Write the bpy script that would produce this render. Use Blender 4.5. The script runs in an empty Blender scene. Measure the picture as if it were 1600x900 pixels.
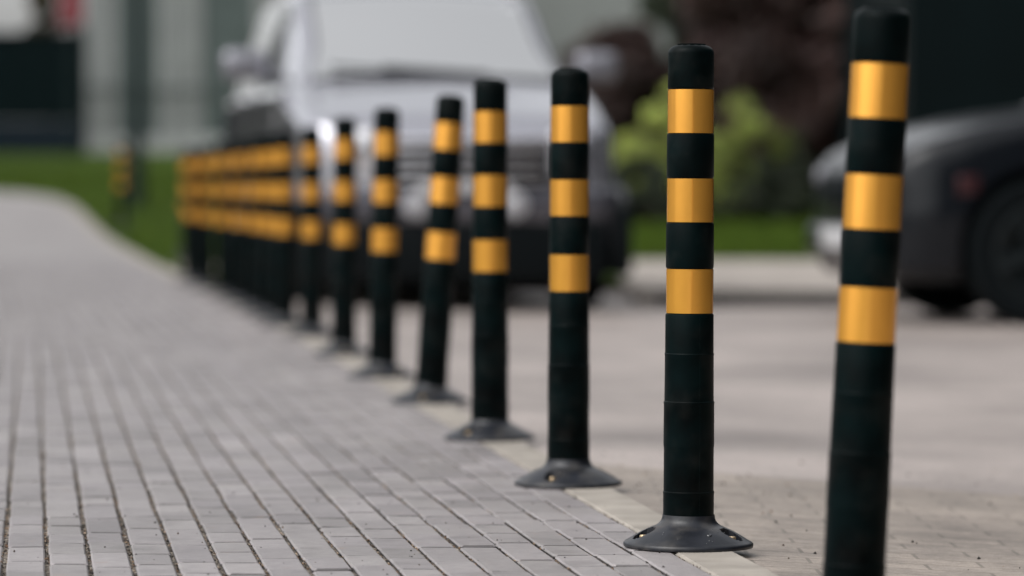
import bpy, bmesh, math, random
from mathutils import Vector, Matrix
random.seed(7)
R = math.radians
C = bpy.context.scene.collection
sc = bpy.context.scene

# ---------------------------------------------------------------- camera
CAM_H = 0.612
cam_d = bpy.data.cameras.new('camera'); cam = bpy.data.objects.new('camera', cam_d); C.objects.link(cam)
cam_d.lens = 135; cam_d.sensor_width = 36; cam_d.clip_start = 0.1; cam_d.clip_end = 2000
cam.location = (0, 0, CAM_H)
cam.rotation_euler = (R(90) - math.atan(160 / 6000), 0, 0)
cam_d.dof.use_dof = True
cam_d.dof.focus_distance = 6.45
cam_d.dof.aperture_fstop = 2.6
sc.camera = cam

# ---------------------------------------------------------------- world, sun, exposure
SUN_EL, SUN_AZ = R(52), R(-125)          # azimuth measured from +Y towards +X : behind and left of the camera
w = bpy.data.worlds.new('World'); sc.world = w; w.use_nodes = True
nt = w.node_tree; nt.nodes.clear()
out = nt.nodes.new('ShaderNodeOutputWorld'); bg = nt.nodes.new('ShaderNodeBackground')
sky = nt.nodes.new('ShaderNodeTexSky'); sky.sky_type = 'NISHITA'; sky.sun_disc = False
sky.sun_elevation = SUN_EL; sky.sun_rotation = SUN_AZ; sky.dust_density = 4.0; sky.air_density = 1.0
hs = nt.nodes.new('ShaderNodeHueSaturation'); hs.inputs['Saturation'].default_value = 0.12
tc = nt.nodes.new('ShaderNodeTexCoord'); sx = nt.nodes.new('ShaderNodeSeparateXYZ')
mr = nt.nodes.new('ShaderNodeMapRange'); mr.inputs['From Min'].default_value = 0.0; mr.inputs['From Max'].default_value = 1.0
mr.inputs['To Min'].default_value = 3.4; mr.inputs['To Max'].default_value = 2.5
mul = nt.nodes.new('ShaderNodeMix'); mul.data_type = 'RGBA'; mul.blend_type = 'MULTIPLY'; mul.inputs[0].default_value = 1.0
L = nt.links
L.new(sky.outputs[0], hs.inputs['Color']); L.new(tc.outputs['Generated'], sx.inputs[0]); L.new(sx.outputs['Z'], mr.inputs['Value'])
L.new(hs.outputs[0], mul.inputs[6]); L.new(mr.outputs[0], mul.inputs[7]); L.new(mul.outputs[2], bg.inputs['Color'])
bg.inputs['Strength'].default_value = 0.10
L.new(bg.outputs[0], out.inputs[0])
sun_d = bpy.data.lights.new('sun', 'SUN'); sun_d.energy = 0.8; sun_d.angle = R(60); sun_d.color = (1.0, 0.95, 0.92)
sun = bpy.data.objects.new('sun', sun_d); C.objects.link(sun)
sun_dir = Vector((math.sin(SUN_AZ) * math.cos(SUN_EL), math.cos(SUN_AZ) * math.cos(SUN_EL), math.sin(SUN_EL)))
sun.rotation_euler = sun_dir.to_track_quat('Z', 'Y').to_euler()
vs = sc.view_settings; vs.view_transform = 'Standard'; vs.look = 'None'; vs.gamma = 1; vs.use_curve_mapping = False
vs.exposure = -0.32
sc.render.engine = 'CYCLES'
sc.cycles.use_denoising = True
sc.cycles.max_bounces = 6; sc.cycles.transparent_max_bounces = 6
sc.cycles.caustics_reflective = False; sc.cycles.caustics_refractive = False

# ---------------------------------------------------------------- terrain functions
_T = [(-500, 0), (24, 0), (30, .03), (36, .11), (39, .20), (44, .42), (50, .68), (60, .98), (70, 1.28), (100, 1.7), (900, 1.7)]
def zt(D):
    for (a, za), (b, zb) in zip(_T, _T[1:]):
        if D <= b: return za + (zb - za) * (D - a) / (b - a)
    return _T[-1][1]
def row(D):
    x = .30 - .125 * (D - 6.56)
    if D > 12: x -= .0008 * (D - 12) ** 2
    return x
_E = [(25, row(25)), (27, -2.43), (31, -3.03), (36, -3.80), (40, -4.42), (43, -4.92), (45, -5.35), (46.3, -5.9), (47.2, -6.8), (47.8, -9.5), (48.6, -40)]
def edge(D):
    if D <= 25: return row(D)
    for (a, xa), (b, xb) in zip(_E, _E[1:]):
        if D <= b: return xa + (xb - xa) * (D - a) / (b - a)
    return -40

# ---------------------------------------------------------------- materials
def mat(name, col, rough=.6, metal=0, spec=.5, coat=0, coat_r=.05, noise=None, bump=None, attr=None):
    """noise = (scale, amount, detail) lightens/darkens; bump = (scale, strength, distance)"""
    m = bpy.data.materials.new(name); m.use_nodes = True
    n = m.node_tree; b = n.nodes['Principled BSDF']; lk = n.links
    b.inputs['Base Color'].default_value = (*col, 1); b.inputs['Roughness'].default_value = rough
    b.inputs['Metallic'].default_value = metal; b.inputs['Specular IOR Level'].default_value = spec
    b.inputs['Coat Weight'].default_value = coat; b.inputs['Coat Roughness'].default_value = coat_r
    t = n.nodes.new('ShaderNodeTexCoord')
    src = None
    if noise:
        nz = n.nodes.new('ShaderNodeTexNoise'); nz.inputs['Scale'].default_value = noise[0]
        nz.inputs['Detail'].default_value = noise[2] if len(noise) > 2 else 5
        lk.new(t.outputs['Object'], nz.inputs['Vector'])
        r = n.nodes.new('ShaderNodeMapRange'); r.inputs['From Min'].default_value = .3; r.inputs['From Max'].default_value = .7
        r.inputs['To Min'].default_value = 1 - noise[1]; r.inputs['To Max'].default_value = 1 + noise[1]
        lk.new(nz.outputs['Fac'], r.inputs['Value'])
        mx = n.nodes.new('ShaderNodeMix'); mx.data_type = 'RGBA'; mx.blend_type = 'MULTIPLY'; mx.inputs[0].default_value = 1
        mx.inputs[6].default_value = (*col, 1); lk.new(r.outputs[0], mx.inputs[7]); src = mx.outputs[2]
    if attr:
        at = n.nodes.new('ShaderNodeAttribute'); at.attribute_name = attr
        mx2 = n.nodes.new('ShaderNodeMix'); mx2.data_type = 'RGBA'; mx2.blend_type = 'MULTIPLY'; mx2.inputs[0].default_value = 1
        if src: lk.new(src, mx2.inputs[6])
        else: mx2.inputs[6].default_value = (*col, 1)
        lk.new(at.outputs['Color'], mx2.inputs[7]); src = mx2.outputs[2]
    if src: lk.new(src, b.inputs['Base Color'])
    if bump:
        nb = n.nodes.new('ShaderNodeTexNoise'); nb.inputs['Scale'].default_value = bump[0]; nb.inputs['Detail'].default_value = 6
        lk.new(t.outputs['Object'], nb.inputs['Vector'])
        bp = n.nodes.new('ShaderNodeBump'); bp.inputs['Strength'].default_value = bump[1]; bp.inputs['Distance'].default_value = bump[2]
        lk.new(nb.outputs['Fac'], bp.inputs['Height']); lk.new(bp.outputs[0], b.inputs['Normal'])
    return m

M = {}
M['rubber'] = mat('black_rubber', (.0007, .0040, .0043), .42, spec=.065, noise=(12, .8, 12), bump=(60, .08, .002))
M['rubber_foot'] = mat('black_rubber_foot', (.012, .014, .019), .36, spec=.45, noise=(22, .4), bump=(45, .25, .003))
M['band'] = mat('orange_reflective_film', (.98, .465, .078), .14, metal=.62, spec=.4, coat=.0, noise=(14, .06), bump=(500, .05, .0005))
M['brass'] = mat('zinc_bolt', (.50, .38, .24), .45, metal=.9)
M['pole'] = mat('dark_green_pole', (.006, .014, .014), .5, spec=.15)
M['silver'] = mat('silver_paint', (.50, .50, .55), .18, metal=.8, coat=1, coat_r=.03)
M['darkpaint'] = mat('dark_grey_paint', (.004, .0055, .008), .28, metal=.0, spec=.15, coat=.32, coat_r=.05)
M['fascia'] = mat('bumper_dark_reflection', (.10, .10, .12), .25, metal=.4, coat=.6)  # bumper toned darker to imitate dark surroundings mirrored in the silver front
M['mirrorcap'] = mat('mirror_cap_paint', (.26, .26, .29), .3, metal=.5, coat=.3)
M['foglamp'] = mat('fog_lamp_lens', (.40, .40, .42), .3, spec=.4)
M['dimlamp'] = mat('smoked_lamp_lens', (.16, .16, .18), .25, spec=.4)
M['blackplastic'] = mat('black_trim', (.003, .005, .006), .5, spec=.12)
M['tyre'] = mat('tyre_rubber', (.004, .006, .007), .8, spec=.1)
M['rim'] = mat('alloy_rim', (.45, .45, .47), .3, metal=.9)
M['darkrim'] = mat('dark_alloy_rim', (.012, .018, .020), .4, metal=.5)
M['glass'] = mat('car_glass', (.02, .025, .028), .04, spec=1.0, metal=0, coat=1, coat_r=.02)
M['windscreen'] = mat('windscreen_glass', (1.0, 1.0, .99), .06, metal=1.0, coat=1, coat_r=.02)
M['chrome'] = mat('chrome', (.75, .75, .78), .12, metal=1)
M['lamp'] = mat('headlamp_lens', (.70, .70, .73), .30, spec=.5, metal=.3)
M['redlens'] = mat('red_lens', (.032, .005, .007), .4)
M['plate'] = mat('number_plate_white', (.50, .50, .51), .4)
M['panel_light'] = mat('pale_grey_cladding', (.29, .305, .30), .6, noise=(1.5, .10))
M['panel_dark'] = mat('grey_green_cladding', (.085, .110, .105), .6, noise=(1.5, .10))
M['plinth'] = mat('plinth_grey', (.36, .375, .37), .8, noise=(3, .1))
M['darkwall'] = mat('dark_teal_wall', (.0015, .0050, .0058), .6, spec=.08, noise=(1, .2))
M['darkgate'] = mat('dark_gate_metal', (.0018, .0075, .0085), .5, spec=.08)
M['darkblue'] = mat('dark_blue_gate_foot', (.006, .013, .020), .5, spec=.15)
M['palewall'] = mat('pale_render', (.27, .285, .275), .8, noise=(2, .06))
M['signred'] = mat('sign_red', (.19, .02, .03), .5)
M['bark'] = mat('bark', (.06, .045, .035), .9, noise=(20, .4))
M['kerb'] = mat('kerb_concrete', (.315, .285, .248), .8, noise=(9, .22, 10), bump=(220, .4, .002), attr='tone')
M['shadekerb'] = mat('kerb_riser_shade', (.06, .056, .052), .8, noise=(12, .3))  # kerb coloured dark all over to imitate the shade on its riser
M['sidewalk'] = mat('far_sidewalk', (.37, .33, .295), .8, noise=(4, .12))
M['leaf_plum'] = mat('plum_leaves', (.046, .024, .021), .6, attr='tone')
M['leaf_dark'] = mat('dark_leaves', (.016, .026, .010), .6, attr='tone')
M['leaf_lime'] = mat('lime_leaves', (.38, .45, .12), .6, attr='tone')
M['leaf_green'] = mat('green_leaves', (.21, .26, .06), .6, attr='tone')
M['leaf_brown'] = mat('brown_leaves', (.055, .045, .02), .6, attr='tone')
M['grass'] = mat('grass_blades', (.052, .090, .012), .9, spec=.1, attr='tone')
M['lawn'] = mat('lawn', (.040, .068, .009), .95, spec=.08, noise=(3, .35), bump=(40, .5, .03))
M['stone'] = mat('grit_grains', (.30, .25, .20), .8, attr='tone')

def dusty(m, amt, lo, hi, scale, col=(.085, .078, .070)):
    n = m.node_tree; b = n.nodes['Principled BSDF']; lk = n.links
    src = b.inputs['Base Color'].links[0].from_socket
    t = n.nodes.new('ShaderNodeTexCoord'); oi = n.nodes.new('ShaderNodeObjectInfo')
    ad = n.nodes.new('ShaderNodeVectorMath'); ad.operation = 'ADD'; lk.new(t.outputs['Object'], ad.inputs[0]); lk.new(oi.outputs['Location'], ad.inputs[1])
    nz = n.nodes.new('ShaderNodeTexNoise'); nz.inputs['Scale'].default_value = scale; nz.inputs['Detail'].default_value = 9; lk.new(ad.outputs[0], nz.inputs['Vector'])
    r_ = n.nodes.new('ShaderNodeMapRange'); r_.inputs['From Min'].default_value = lo; r_.inputs['From Max'].default_value = hi
    r_.inputs['To Min'].default_value = 0; r_.inputs['To Max'].default_value = amt; lk.new(nz.outputs['Fac'], r_.inputs['Value'])
    mx = n.nodes.new('ShaderNodeMix'); mx.data_type = 'RGBA'; lk.new(r_.outputs[0], mx.inputs[0]); lk.new(src, mx.inputs[6]); mx.inputs[7].default_value = (*col, 1)
    lk.new(mx.outputs[2], b.inputs['Base Color'])
dusty(M['rubber'], .08, .52, .72, 17)
dusty(M['rubber_foot'], .38, .48, .66, 26)

def paver_mat():
    m = bpy.data.materials.new('concrete_pavers'); m.use_nodes = True
    n = m.node_tree; b = n.nodes['Principled BSDF']; lk = n.links
    b.inputs['Roughness'].default_value = .55; b.inputs['Specular IOR Level'].default_value = .5
    t = n.nodes.new('ShaderNodeTexCoord'); at = n.nodes.new('ShaderNodeAttribute'); at.attribute_name = 'tone'
    def noise(s, d, det=6):
        x = n.nodes.new('ShaderNodeTexNoise'); x.inputs['Scale'].default_value = s; x.inputs['Detail'].default_value = det
        lk.new(t.outputs['Object'], x.inputs['Vector']); return x
    def mapr(src, a, b_, c, d):
        r = n.nodes.new('ShaderNodeMapRange'); r.inputs['From Min'].default_value = a; r.inputs['From Max'].default_value = b_
        r.inputs['To Min'].default_value = c; r.inputs['To Max'].default_value = d; lk.new(src, r.inputs['Value']); return r.outputs[0]
    def mulc(a, bb):
        x = n.nodes.new('ShaderNodeMix'); x.data_type = 'RGBA'; x.blend_type = 'MULTIPLY'; x.inputs[0].default_value = 1
        lk.new(a, x.inputs[6]); lk.new(bb, x.inputs[7]); return x.outputs[2]
    c = at.outputs['Color']
    c = mulc(c, mapr(noise(2.2, 0).outputs['Fac'], .3, .7, .84, 1.12))       # broad stains
    c = mulc(c, mapr(noise(40, 0).outputs['Fac'], .3, .7, .88, 1.08))
    c = mulc(c, mapr(noise(700, 0, 3).outputs['Fac'], .3, .7, .70, 1.27))
    c = mulc(c, mapr(noise(7, 0, 8).outputs['Fac'], .56, .68, 1.0, .80))      # dirt blotches
    c = mulc(c, mapr(noise(120, 0, 2).outputs['Fac'], .70, .74, 1.0, .45))    # dark specks and pits     # sand grain
    # rusty / brown smudges
    ns = noise(16, 0, 4); f = mapr(ns.outputs['Fac'], .66, .76, 0, .35)
    mx = n.nodes.new('ShaderNodeMix'); mx.data_type = 'RGBA'; lk.new(f, mx.inputs[0]); lk.new(c, mx.inputs[6]); mx.inputs[7].default_value = (.30, .20, .15, 1)
    c = mx.outputs[2]
    lk.new(c, b.inputs['Base Color'])
    bp = n.nodes.new('ShaderNodeBump'); bp.inputs['Strength'].default_value = .35; bp.inputs['Distance'].default_value = .0015
    lk.new(noise(450, 0, 4).outputs['Fac'], bp.inputs['Height']); lk.new(bp.outputs[0], b.inputs['Normal'])
    return m
M['paver'] = paver_mat()

def grit_mat():
    m = bpy.data.materials.new('joint_grit'); m.use_nodes = True
    n = m.node_tree; b = n.nodes['Principled BSDF']; lk = n.links; b.inputs['Roughness'].default_value = .85
    t = n.nodes.new('ShaderNodeTexCoord')
    v = n.nodes.new('ShaderNodeTexVoronoi'); v.inputs['Scale'].default_value = 210; lk.new(t.outputs['Object'], v.inputs['Vector'])
    s = n.nodes.new('ShaderNodeSeparateColor'); lk.new(v.outputs['Color'], s.inputs[0])
    cr = n.nodes.new('ShaderNodeValToRGB'); e = cr.color_ramp.elements
    e[0].position = 0; e[0].color = (.006, .006, .005, 1); e[1].position = 1; e[1].color = (.50, .44, .36, 1)
    for p, c in ((.22, (.014, .013, .012)), (.38, (.07, .055, .042)), (.58, (.19, .15, .11)), (.80, (.27, .235, .20))):
        x = cr.color_ramp.elements.new(p); x.color = (*c, 1)
    lk.new(s.outputs[0], cr.inputs[0])
    lk.new(cr.outputs[0], b.inputs['Base Color'])
    bp = n.nodes.new('ShaderNodeBump'); bp.invert = True; bp.inputs['Strength'].default_value = 1; bp.inputs['Distance'].default_value = .004
    lk.new(v.outputs['Distance'], bp.inputs['Height']); lk.new(bp.outputs[0], b.inputs['Normal'])
    return m
M['grit'] = grit_mat()

def road_mat(c1, c2, mort, a1, a2):
    m = bpy.data.materials.new('road_surface'); m.use_nodes = True
    n = m.node_tree; b = n.nodes['Principled BSDF']; lk = n.links
    b.inputs['Roughness'].default_value = .55
    t = n.nodes.new('ShaderNodeTexCoord')
    br = n.nodes.new('ShaderNodeTexBrick'); br.inputs['Scale'].default_value = 1
    br.inputs['Color1'].default_value = (*c1, 1); br.inputs['Color2'].default_value = (*c2, 1)
    br.inputs['Mortar'].default_value = (*mort, 1); br.inputs['Mortar Size'].default_value = .004
    br.inputs['Brick Width'].default_value = .2; br.inputs['Row Height'].default_value = .1; br.inputs['Mortar Smooth'].default_value = .3
    lk.new(t.outputs['Object'], br.inputs['Vector'])
    def noise(s, det=6, dist=0):
        x = n.nodes.new('ShaderNodeTexNoise'); x.inputs['Scale'].default_value = s; x.inputs['Detail'].default_value = det
        x.inputs['Distortion'].default_value = dist
        lk.new(t.outputs['Object'], x.inputs['Vector']); return x.outputs['Fac']
    def mapr(src, a, b_, c, d):
        r = n.nodes.new('ShaderNodeMapRange'); r.inputs['From Min'].default_value = a; r.inputs['From Max'].default_value = b_
        r.inputs['To Min'].default_value = c; r.inputs['To Max'].default_value = d; lk.new(src, r.inputs['Value']); return r.outputs[0]
    c = br.outputs['Color']
    for f in (mapr(noise(.9, 3, .6), .35, .65, 1 - a1, 1 + a1 * .6), mapr(noise(9, 5), .3, .7, 1 - a2, 1 + a2), mapr(noise(.8, 6, .3), .55, .68, 1.0, .70), mapr(noise(60), .3, .7, .8, 1.18), mapr(noise(380, 2), .3, .7, .75, 1.22)):
        x = n.nodes.new('ShaderNodeMix'); x.data_type = 'RGBA'; x.blend_type = 'MULTIPLY'; x.inputs[0].default_value = 1
        lk.new(c, x.inputs[6]); lk.new(f, x.inputs[7]); c = x.outputs[2]
    lk.new(c, b.inputs['Base Color'])
    bp = n.nodes.new('ShaderNodeBump'); bp.inputs['Strength'].default_value = .5; bp.inputs['Distance'].default_value = .004
    lk.new(noise(160), bp.inputs['Height']); lk.new(bp.outputs[0], b.inputs['Normal'])
    return m
M['road'] = road_mat((.36, .312, .288), (.345, .300, .277), (.33, .286, .265), .24, .10)
M['road_blocks'] = road_mat((.31, .262, .222), (.265, .225, .192), (.17, .145, .12), .18, .22)

# ---------------------------------------------------------------- mesh helpers
def link_mesh(name, verts, faces, material, parent=None, smooth=False, tones=None):
    me = bpy.data.meshes.new(name); me.from_pydata(verts, [], faces); me.update()
    if smooth:
        me.polygons.foreach_set('use_smooth', [True] * len(me.polygons))
    if tones is not None:                                   # one tone per face
        at = me.color_attributes.new('tone', 'FLOAT_COLOR', 'CORNER')
        buf = []
        for p, tn in zip(me.polygons, tones):
            tn = tn if isinstance(tn, tuple) else (tn, tn, tn)
            buf.extend((*tn, 1.0) * p.loop_total)
        at.data.foreach_set('color', buf)
    me.materials.append(material)
    o = bpy.data.objects.new(name, me); C.objects.link(o)
    if parent: o.parent = parent
    return o
def bm_obj(name, bm, material, parent=None, smooth=False, sharp=35):
    bmesh.ops.recalc_face_normals(bm, faces=bm.faces)
    if smooth:
        for f in bm.faces: f.smooth = True
        for e in bm.edges:
            if len(e.link_faces) == 2 and e.calc_face_angle(0) > R(sharp): e.smooth = False
    me = bpy.data.meshes.new(name); bm.to_mesh(me); bm.free(); me.materials.append(material)
    o = bpy.data.objects.new(name, me); C.objects.link(o)
    if parent: o.parent = parent
    return o
def thing(name, label, cat, loc=(0, 0, 0), rz=0, group=None):
    o = bpy.data.objects.new(name, None); C.objects.link(o); o.location = loc; o.rotation_euler = (0, 0, rz)
    o['label'] = label; o['category'] = cat
    if group: o['group'] = group
    return o
def add_box(bm, c, s, rot=None, bevel=0, seg=2):
    r = bmesh.ops.create_cube(bm, size=1); vs_ = r['verts']
    bmesh.ops.scale(bm, vec=s, verts=vs_)
    if bevel:
        es = list({e for v in vs_ for e in v.link_edges})
        r2 = bmesh.ops.bevel(bm, geom=es, offset=bevel, segments=seg, affect='EDGES', profile=.5)
        vs_ = list({v for f in r2['faces'] for v in f.verts} | {v for v in vs_ if v.is_valid})
    if rot is not None: bmesh.ops.rotate(bm, cent=(0, 0, 0), matrix=rot.to_3x3() if hasattr(rot, 'to_3x3') else rot, verts=vs_)
    bmesh.ops.translate(bm, vec=c, verts=vs_)
def add_lathe(bm, prof, n=48, mtx=None, close_top=False, close_bot=False):
    rings = []
    for (r, z) in prof:
        rings.append([bm.verts.new((r * math.cos(2 * math.pi * i / n), r * math.sin(2 * math.pi * i / n), z)) for i in range(n)])
    for a, b in zip(rings, rings[1:]):
        for i in range(n):
            bm.faces.new((a[i], a[(i + 1) % n], b[(i + 1) % n], b[i]))
    if close_bot: bm.faces.new(rings[0][::-1])
    if close_top: bm.faces.new(rings[-1])
    vs_ = [v for r in rings for v in r]
    if mtx is not None: bmesh.ops.transform(bm, matrix=mtx, verts=vs_)
    return rings

# ================================================================ SETTING
def structure(o): o['kind'] = 'structure'; return o
# ground: one huge sheet, soil and rough grass, under everything
def grid_sheet(name, xs, ds, zf, material):
    V = [(x, d, zf(x, d)) for d in ds for x in xs]; nx = len(xs)
    F = [(j * nx + i, j * nx + i + 1, (j + 1) * nx + i + 1, (j + 1) * nx + i) for j in range(len(ds) - 1) for i in range(nx - 1)]
    return link_mesh(name, V, F, material)
Ds = [-400, -60, 0, 10, 20, 24, 27, 30, 33, 36, 39, 41.5, 44, 47, 50, 55, 60, 65, 70, 80, 100, 200, 900]
structure(grid_sheet('ground', [-600, -60, -20, 0, 20, 60, 600], Ds, lambda x, d: zt(d) - .16, M['lawn']))
# left lawn beyond the footpath curve
dl = [25.0 + i for i in range(0, 76)]
structure(grid_sheet('lawn', [-60, -12, -6, -3, -1, .8], dl, lambda x, d: zt(d) - .014, M['lawn']))
# right lawn (raised behind the far sidewalk)
structure(grid_sheet('lawn', [.8, 3, 6, 12, 60], [30.1 + i for i in range(0, 71)], lambda x, d: zt(d) + .004, M['lawn']))
# road: falls gently away from the kerb
def road_z(x, d):
    s = x - row(d) - .055
    return -.012 - min(.075, max(0, s) * .055)
offs = [0, .3, .7, 1.1, 1.5, 3, 8, 40]
def road_sheet(dr, material, seam0=None, seam1=None):
    V, F = [], []; no = len(offs)
    for j, d in enumerate(dr):
        for q in offs:
            dd = d
            if seam0 and j == 0: dd = seam0(q)
            if seam1 and j == len(dr) - 1: dd = seam1(q)
            x0 = row(max(dd, -10)) + .055 + q; V.append((x0, dd, road_z(x0, dd)))
    for j in range(len(dr) - 1):
        for i in range(no - 1):
            a = j * no + i; F.append((a, a + 1, a + no + 1, a + no))
    structure(link_mesh('road', V, F, material))
seam = lambda q: 8.7 - .32 * min(q, 3)
road_sheet([-40, -10, 0, 3, 5, 7, 8.7], M['road_blocks'], None, seam)
road_sheet([8.7, 9.5, 12, 15, 18, 20, 22, 24, 25.5, 27.6], M['road'], seam, None)
# footpath pavers -------------------------------------------------
PITCH = .0697
def build_pavers():
    V, F, T = [], [], []
    rnd = random.Random(3)
    ncol = 52
    ch = .0028
    for c in range(ncol):
        near = c < 8
        jw = .0050 + min(1, c / 14) * .0028
        u1 = -.052 - c * PITCH - jw / 2; u0 = u1 - PITCH + jw
        d = 3.0 + rnd.random() * .2
        while d < 30:
            ln = rnd.choice((.178, .178, .178, .178, .178, .30, .25))
            far = d > 16
            d0, d1 = d + .003, d + ln - .003
            d += ln
            tn = rnd.gauss(1, .085)
            tint = rnd.random()
            base = (.262 * tn, .243 * tn * (1 - .01 * tint), .239 * tn * (1 + .02 * tint))
            if rnd.random() < .07: base = tuple(q * .84 for q in base)
            dz = rnd.gauss(0, .0007); tx = rnd.gauss(0, .0006); ty = rnd.gauss(0, .0006)
            mid = (d0 + d1) / 2; zz = zt(mid)
            du = rnd.gauss(0, .0008)
            def pt(u, dd, z):
                k = (u - u0) / (u1 - u0) - .5; l = (dd - d0) / (d1 - d0) - .5
                return (row(dd) + u + du, dd, zt(dd) + z + dz + k * tx + l * ty)
            k = len(V)
            cc = .005   # clipped corners
            def ring(m, z):
                a, b, e, f = u0 + m, u1 - m, d0 + m * .7, d1 - m * .7
                return [pt(a + cc, e, z), pt(b - cc, e, z), pt(b, e + cc, z), pt(b, f - cc, z), pt(b - cc, f, z), pt(a + cc, f, z), pt(a, f - cc, z), pt(a, e + cc, z)]
            V += ring(0, -.012) + ring(0, -ch) + ring(ch, 0)
            F.append(tuple(range(k + 16, k + 24))); T.append(base)
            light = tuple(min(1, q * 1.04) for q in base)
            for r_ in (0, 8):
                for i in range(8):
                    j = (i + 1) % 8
                    F.append((k + r_ + i, k + r_ + j, k + r_ + 8 + j, k + r_ + 8 + i)); T.append(tuple(q * .30 for q in base) if r_ == 0 else tuple(q * .42 for q in base) if i == 0 else light)  # front chamfers and lower sides darkened for gap shadow and joint dirt
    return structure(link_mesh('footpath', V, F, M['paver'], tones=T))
build_pavers()
# joint bed
V, F = [], []
ds = [3 + .5 * i for i in range(55)]
for d in ds:
    V += [(row(d) - .052 - 52 * PITCH, d, zt(d) - .0065), (row(d) - .045, d, zt(d) - .0065)]
for j in range(len(ds) - 1): F.append((2 * j, 2 * j + 1, 2 * j + 3, 2 * j + 2))
structure(link_mesh('footpath_joint_sand', V, F, M['grit']))
# far footpath, past the curve: same concrete, one sheet
V, F = [], []
ds = [30 + .5 * i for i in range(47)]
def left(D):
    if D < 40: return edge(D) - 3.4 - (D - 30) * .25
    return edge(40) - 5.9 - (D - 40) * 4
for d in ds: V += [(left(d), d, zt(d) - .002), (max(edge(d) - .05, left(d) + .01), d, zt(d) - .002)]
for j in range(len(ds) - 1): F.append((2 * j, 2 * j + 1, 2 * j + 3, 2 * j + 2))
structure(link_mesh('footpath', V, F, M['paver'], tones=[(.268, .248, .244)] * len(F)))
# near footpath behind the camera
V = [(row(3) - .052 - 52 * PITCH, 3, -.002), (row(3) - .052, 3, -.002), (row(-10) - .052, -10, -.002), (row(-10) - 3.7, -10, -.002)]
structure(link_mesh('footpath', V, [(0, 3, 2, 1)], M['paver'], tones=[(.268, .248, .244)]))
# edging kerb: flush stones under the bollards, then following the curve
def build_kerb():
    V, F, T = [], [], []; rnd = random.Random(9)
    d = -4.0
    while d < 50:
        ln = .98 if d < 30 else .5
        d0, d1 = d + .002, d + ln - .002; d += ln
        tn = rnd.gauss(1, .04); base = (tn, tn, tn)
        k = len(V); w0, w1, c = -.049, .052, .004
        for z, m in ((-.10, 0), (-.003, 0), (.001, c)):
            for dd in (d0, d1):
                s = 1 if dd == d0 else -1
                e = edge(dd)
                for u in (w0 + m, w1 - m): V.append((e + u, dd + s * m, zt(dd) + z))
        def q(r, i): return k + r * 4 + i
        F.append((q(2, 0), q(2, 1), q(2, 3), q(2, 2))); T.append(base)
        for r in (0, 1):
            for a, b in ((0, 1), (1, 3), (3, 2), (2, 0)):
                F.append((q(r, a), q(r, b), q(r + 1, b), q(r + 1, a))); T.append(base)
    structure(link_mesh('kerb', V, F, M['kerb'], tones=T))
build_kerb()
# kerb and sidewalk across the far side of the road
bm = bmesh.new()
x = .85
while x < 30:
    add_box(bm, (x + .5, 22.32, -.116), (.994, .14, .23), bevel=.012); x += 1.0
o = bm_obj('kerb', bm, M['shadekerb']); structure(o)
structure(grid_sheet('sidewalk', [.8, 40], [22.39, 24, 26, 28, 30.2], lambda x, d: zt(d) - .006, M['sidewalk']))
bm = bmesh.new(); y = 22.4
while y < 27.5:
    add_box(bm, (.79, y + .5, -.116), (.12, .994, .23), bevel=.01); y += 1.0
structure(bm_obj('kerb', bm, M['sidewalk']))
bm = bmesh.new(); x = -2.4
while x < .6:
    add_box(bm, (x + .5, 27.6, .0), (.994, .12, .10), bevel=.01); x += 1.0
structure(bm_obj('kerb', bm, M['sidewalk']))

# grass blades (stuff)
def blades():
    V, F, T = [], [], []; rnd = random.Random(5)
    def blade(x, y, z, h):
        a = rnd.random() * 6.283; wd = .006 + y * .00012
        dx, dy = math.cos(a) * wd, math.sin(a) * wd; lx, ly = rnd.gauss(0, .3) * h, rnd.gauss(0, .3) * h
        k = len(V); V.extend([(x - dx, y - dy, z), (x + dx, y + dy, z), (x + lx, y + ly, z + h)])
        F.append((k, k + 1, k + 2)); t = rnd.uniform(.6, 1.5); T.append((t * rnd.uniform(.8, 1.3), t, t * .9))
    n = 0
    while n < 26000:
        d = rnd.uniform(25.5, 56); x = rnd.uniform(-12, .7)
        if x < edge(d) + .07: 
            if d < 47.9: continue
        if d < 27.7 and x > -2.35: continue
        blade(x, d, zt(d) - .014, rnd.uniform(.03, .08)); n += 1
    for _ in range(22000):
        d = rnd.uniform(30.2, 43); x = rnd.uniform(.8, 8)
        blade(x, d, zt(d) + .004, rnd.uniform(.03, .08))
    o = link_mesh('grass', V, F, M['grass'], tones=T)
    o['kind'] = 'stuff'; o['label'] = 'short green grass of the lawns beyond the footpath and road'; o['category'] = 'grass'
blades()
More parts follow.
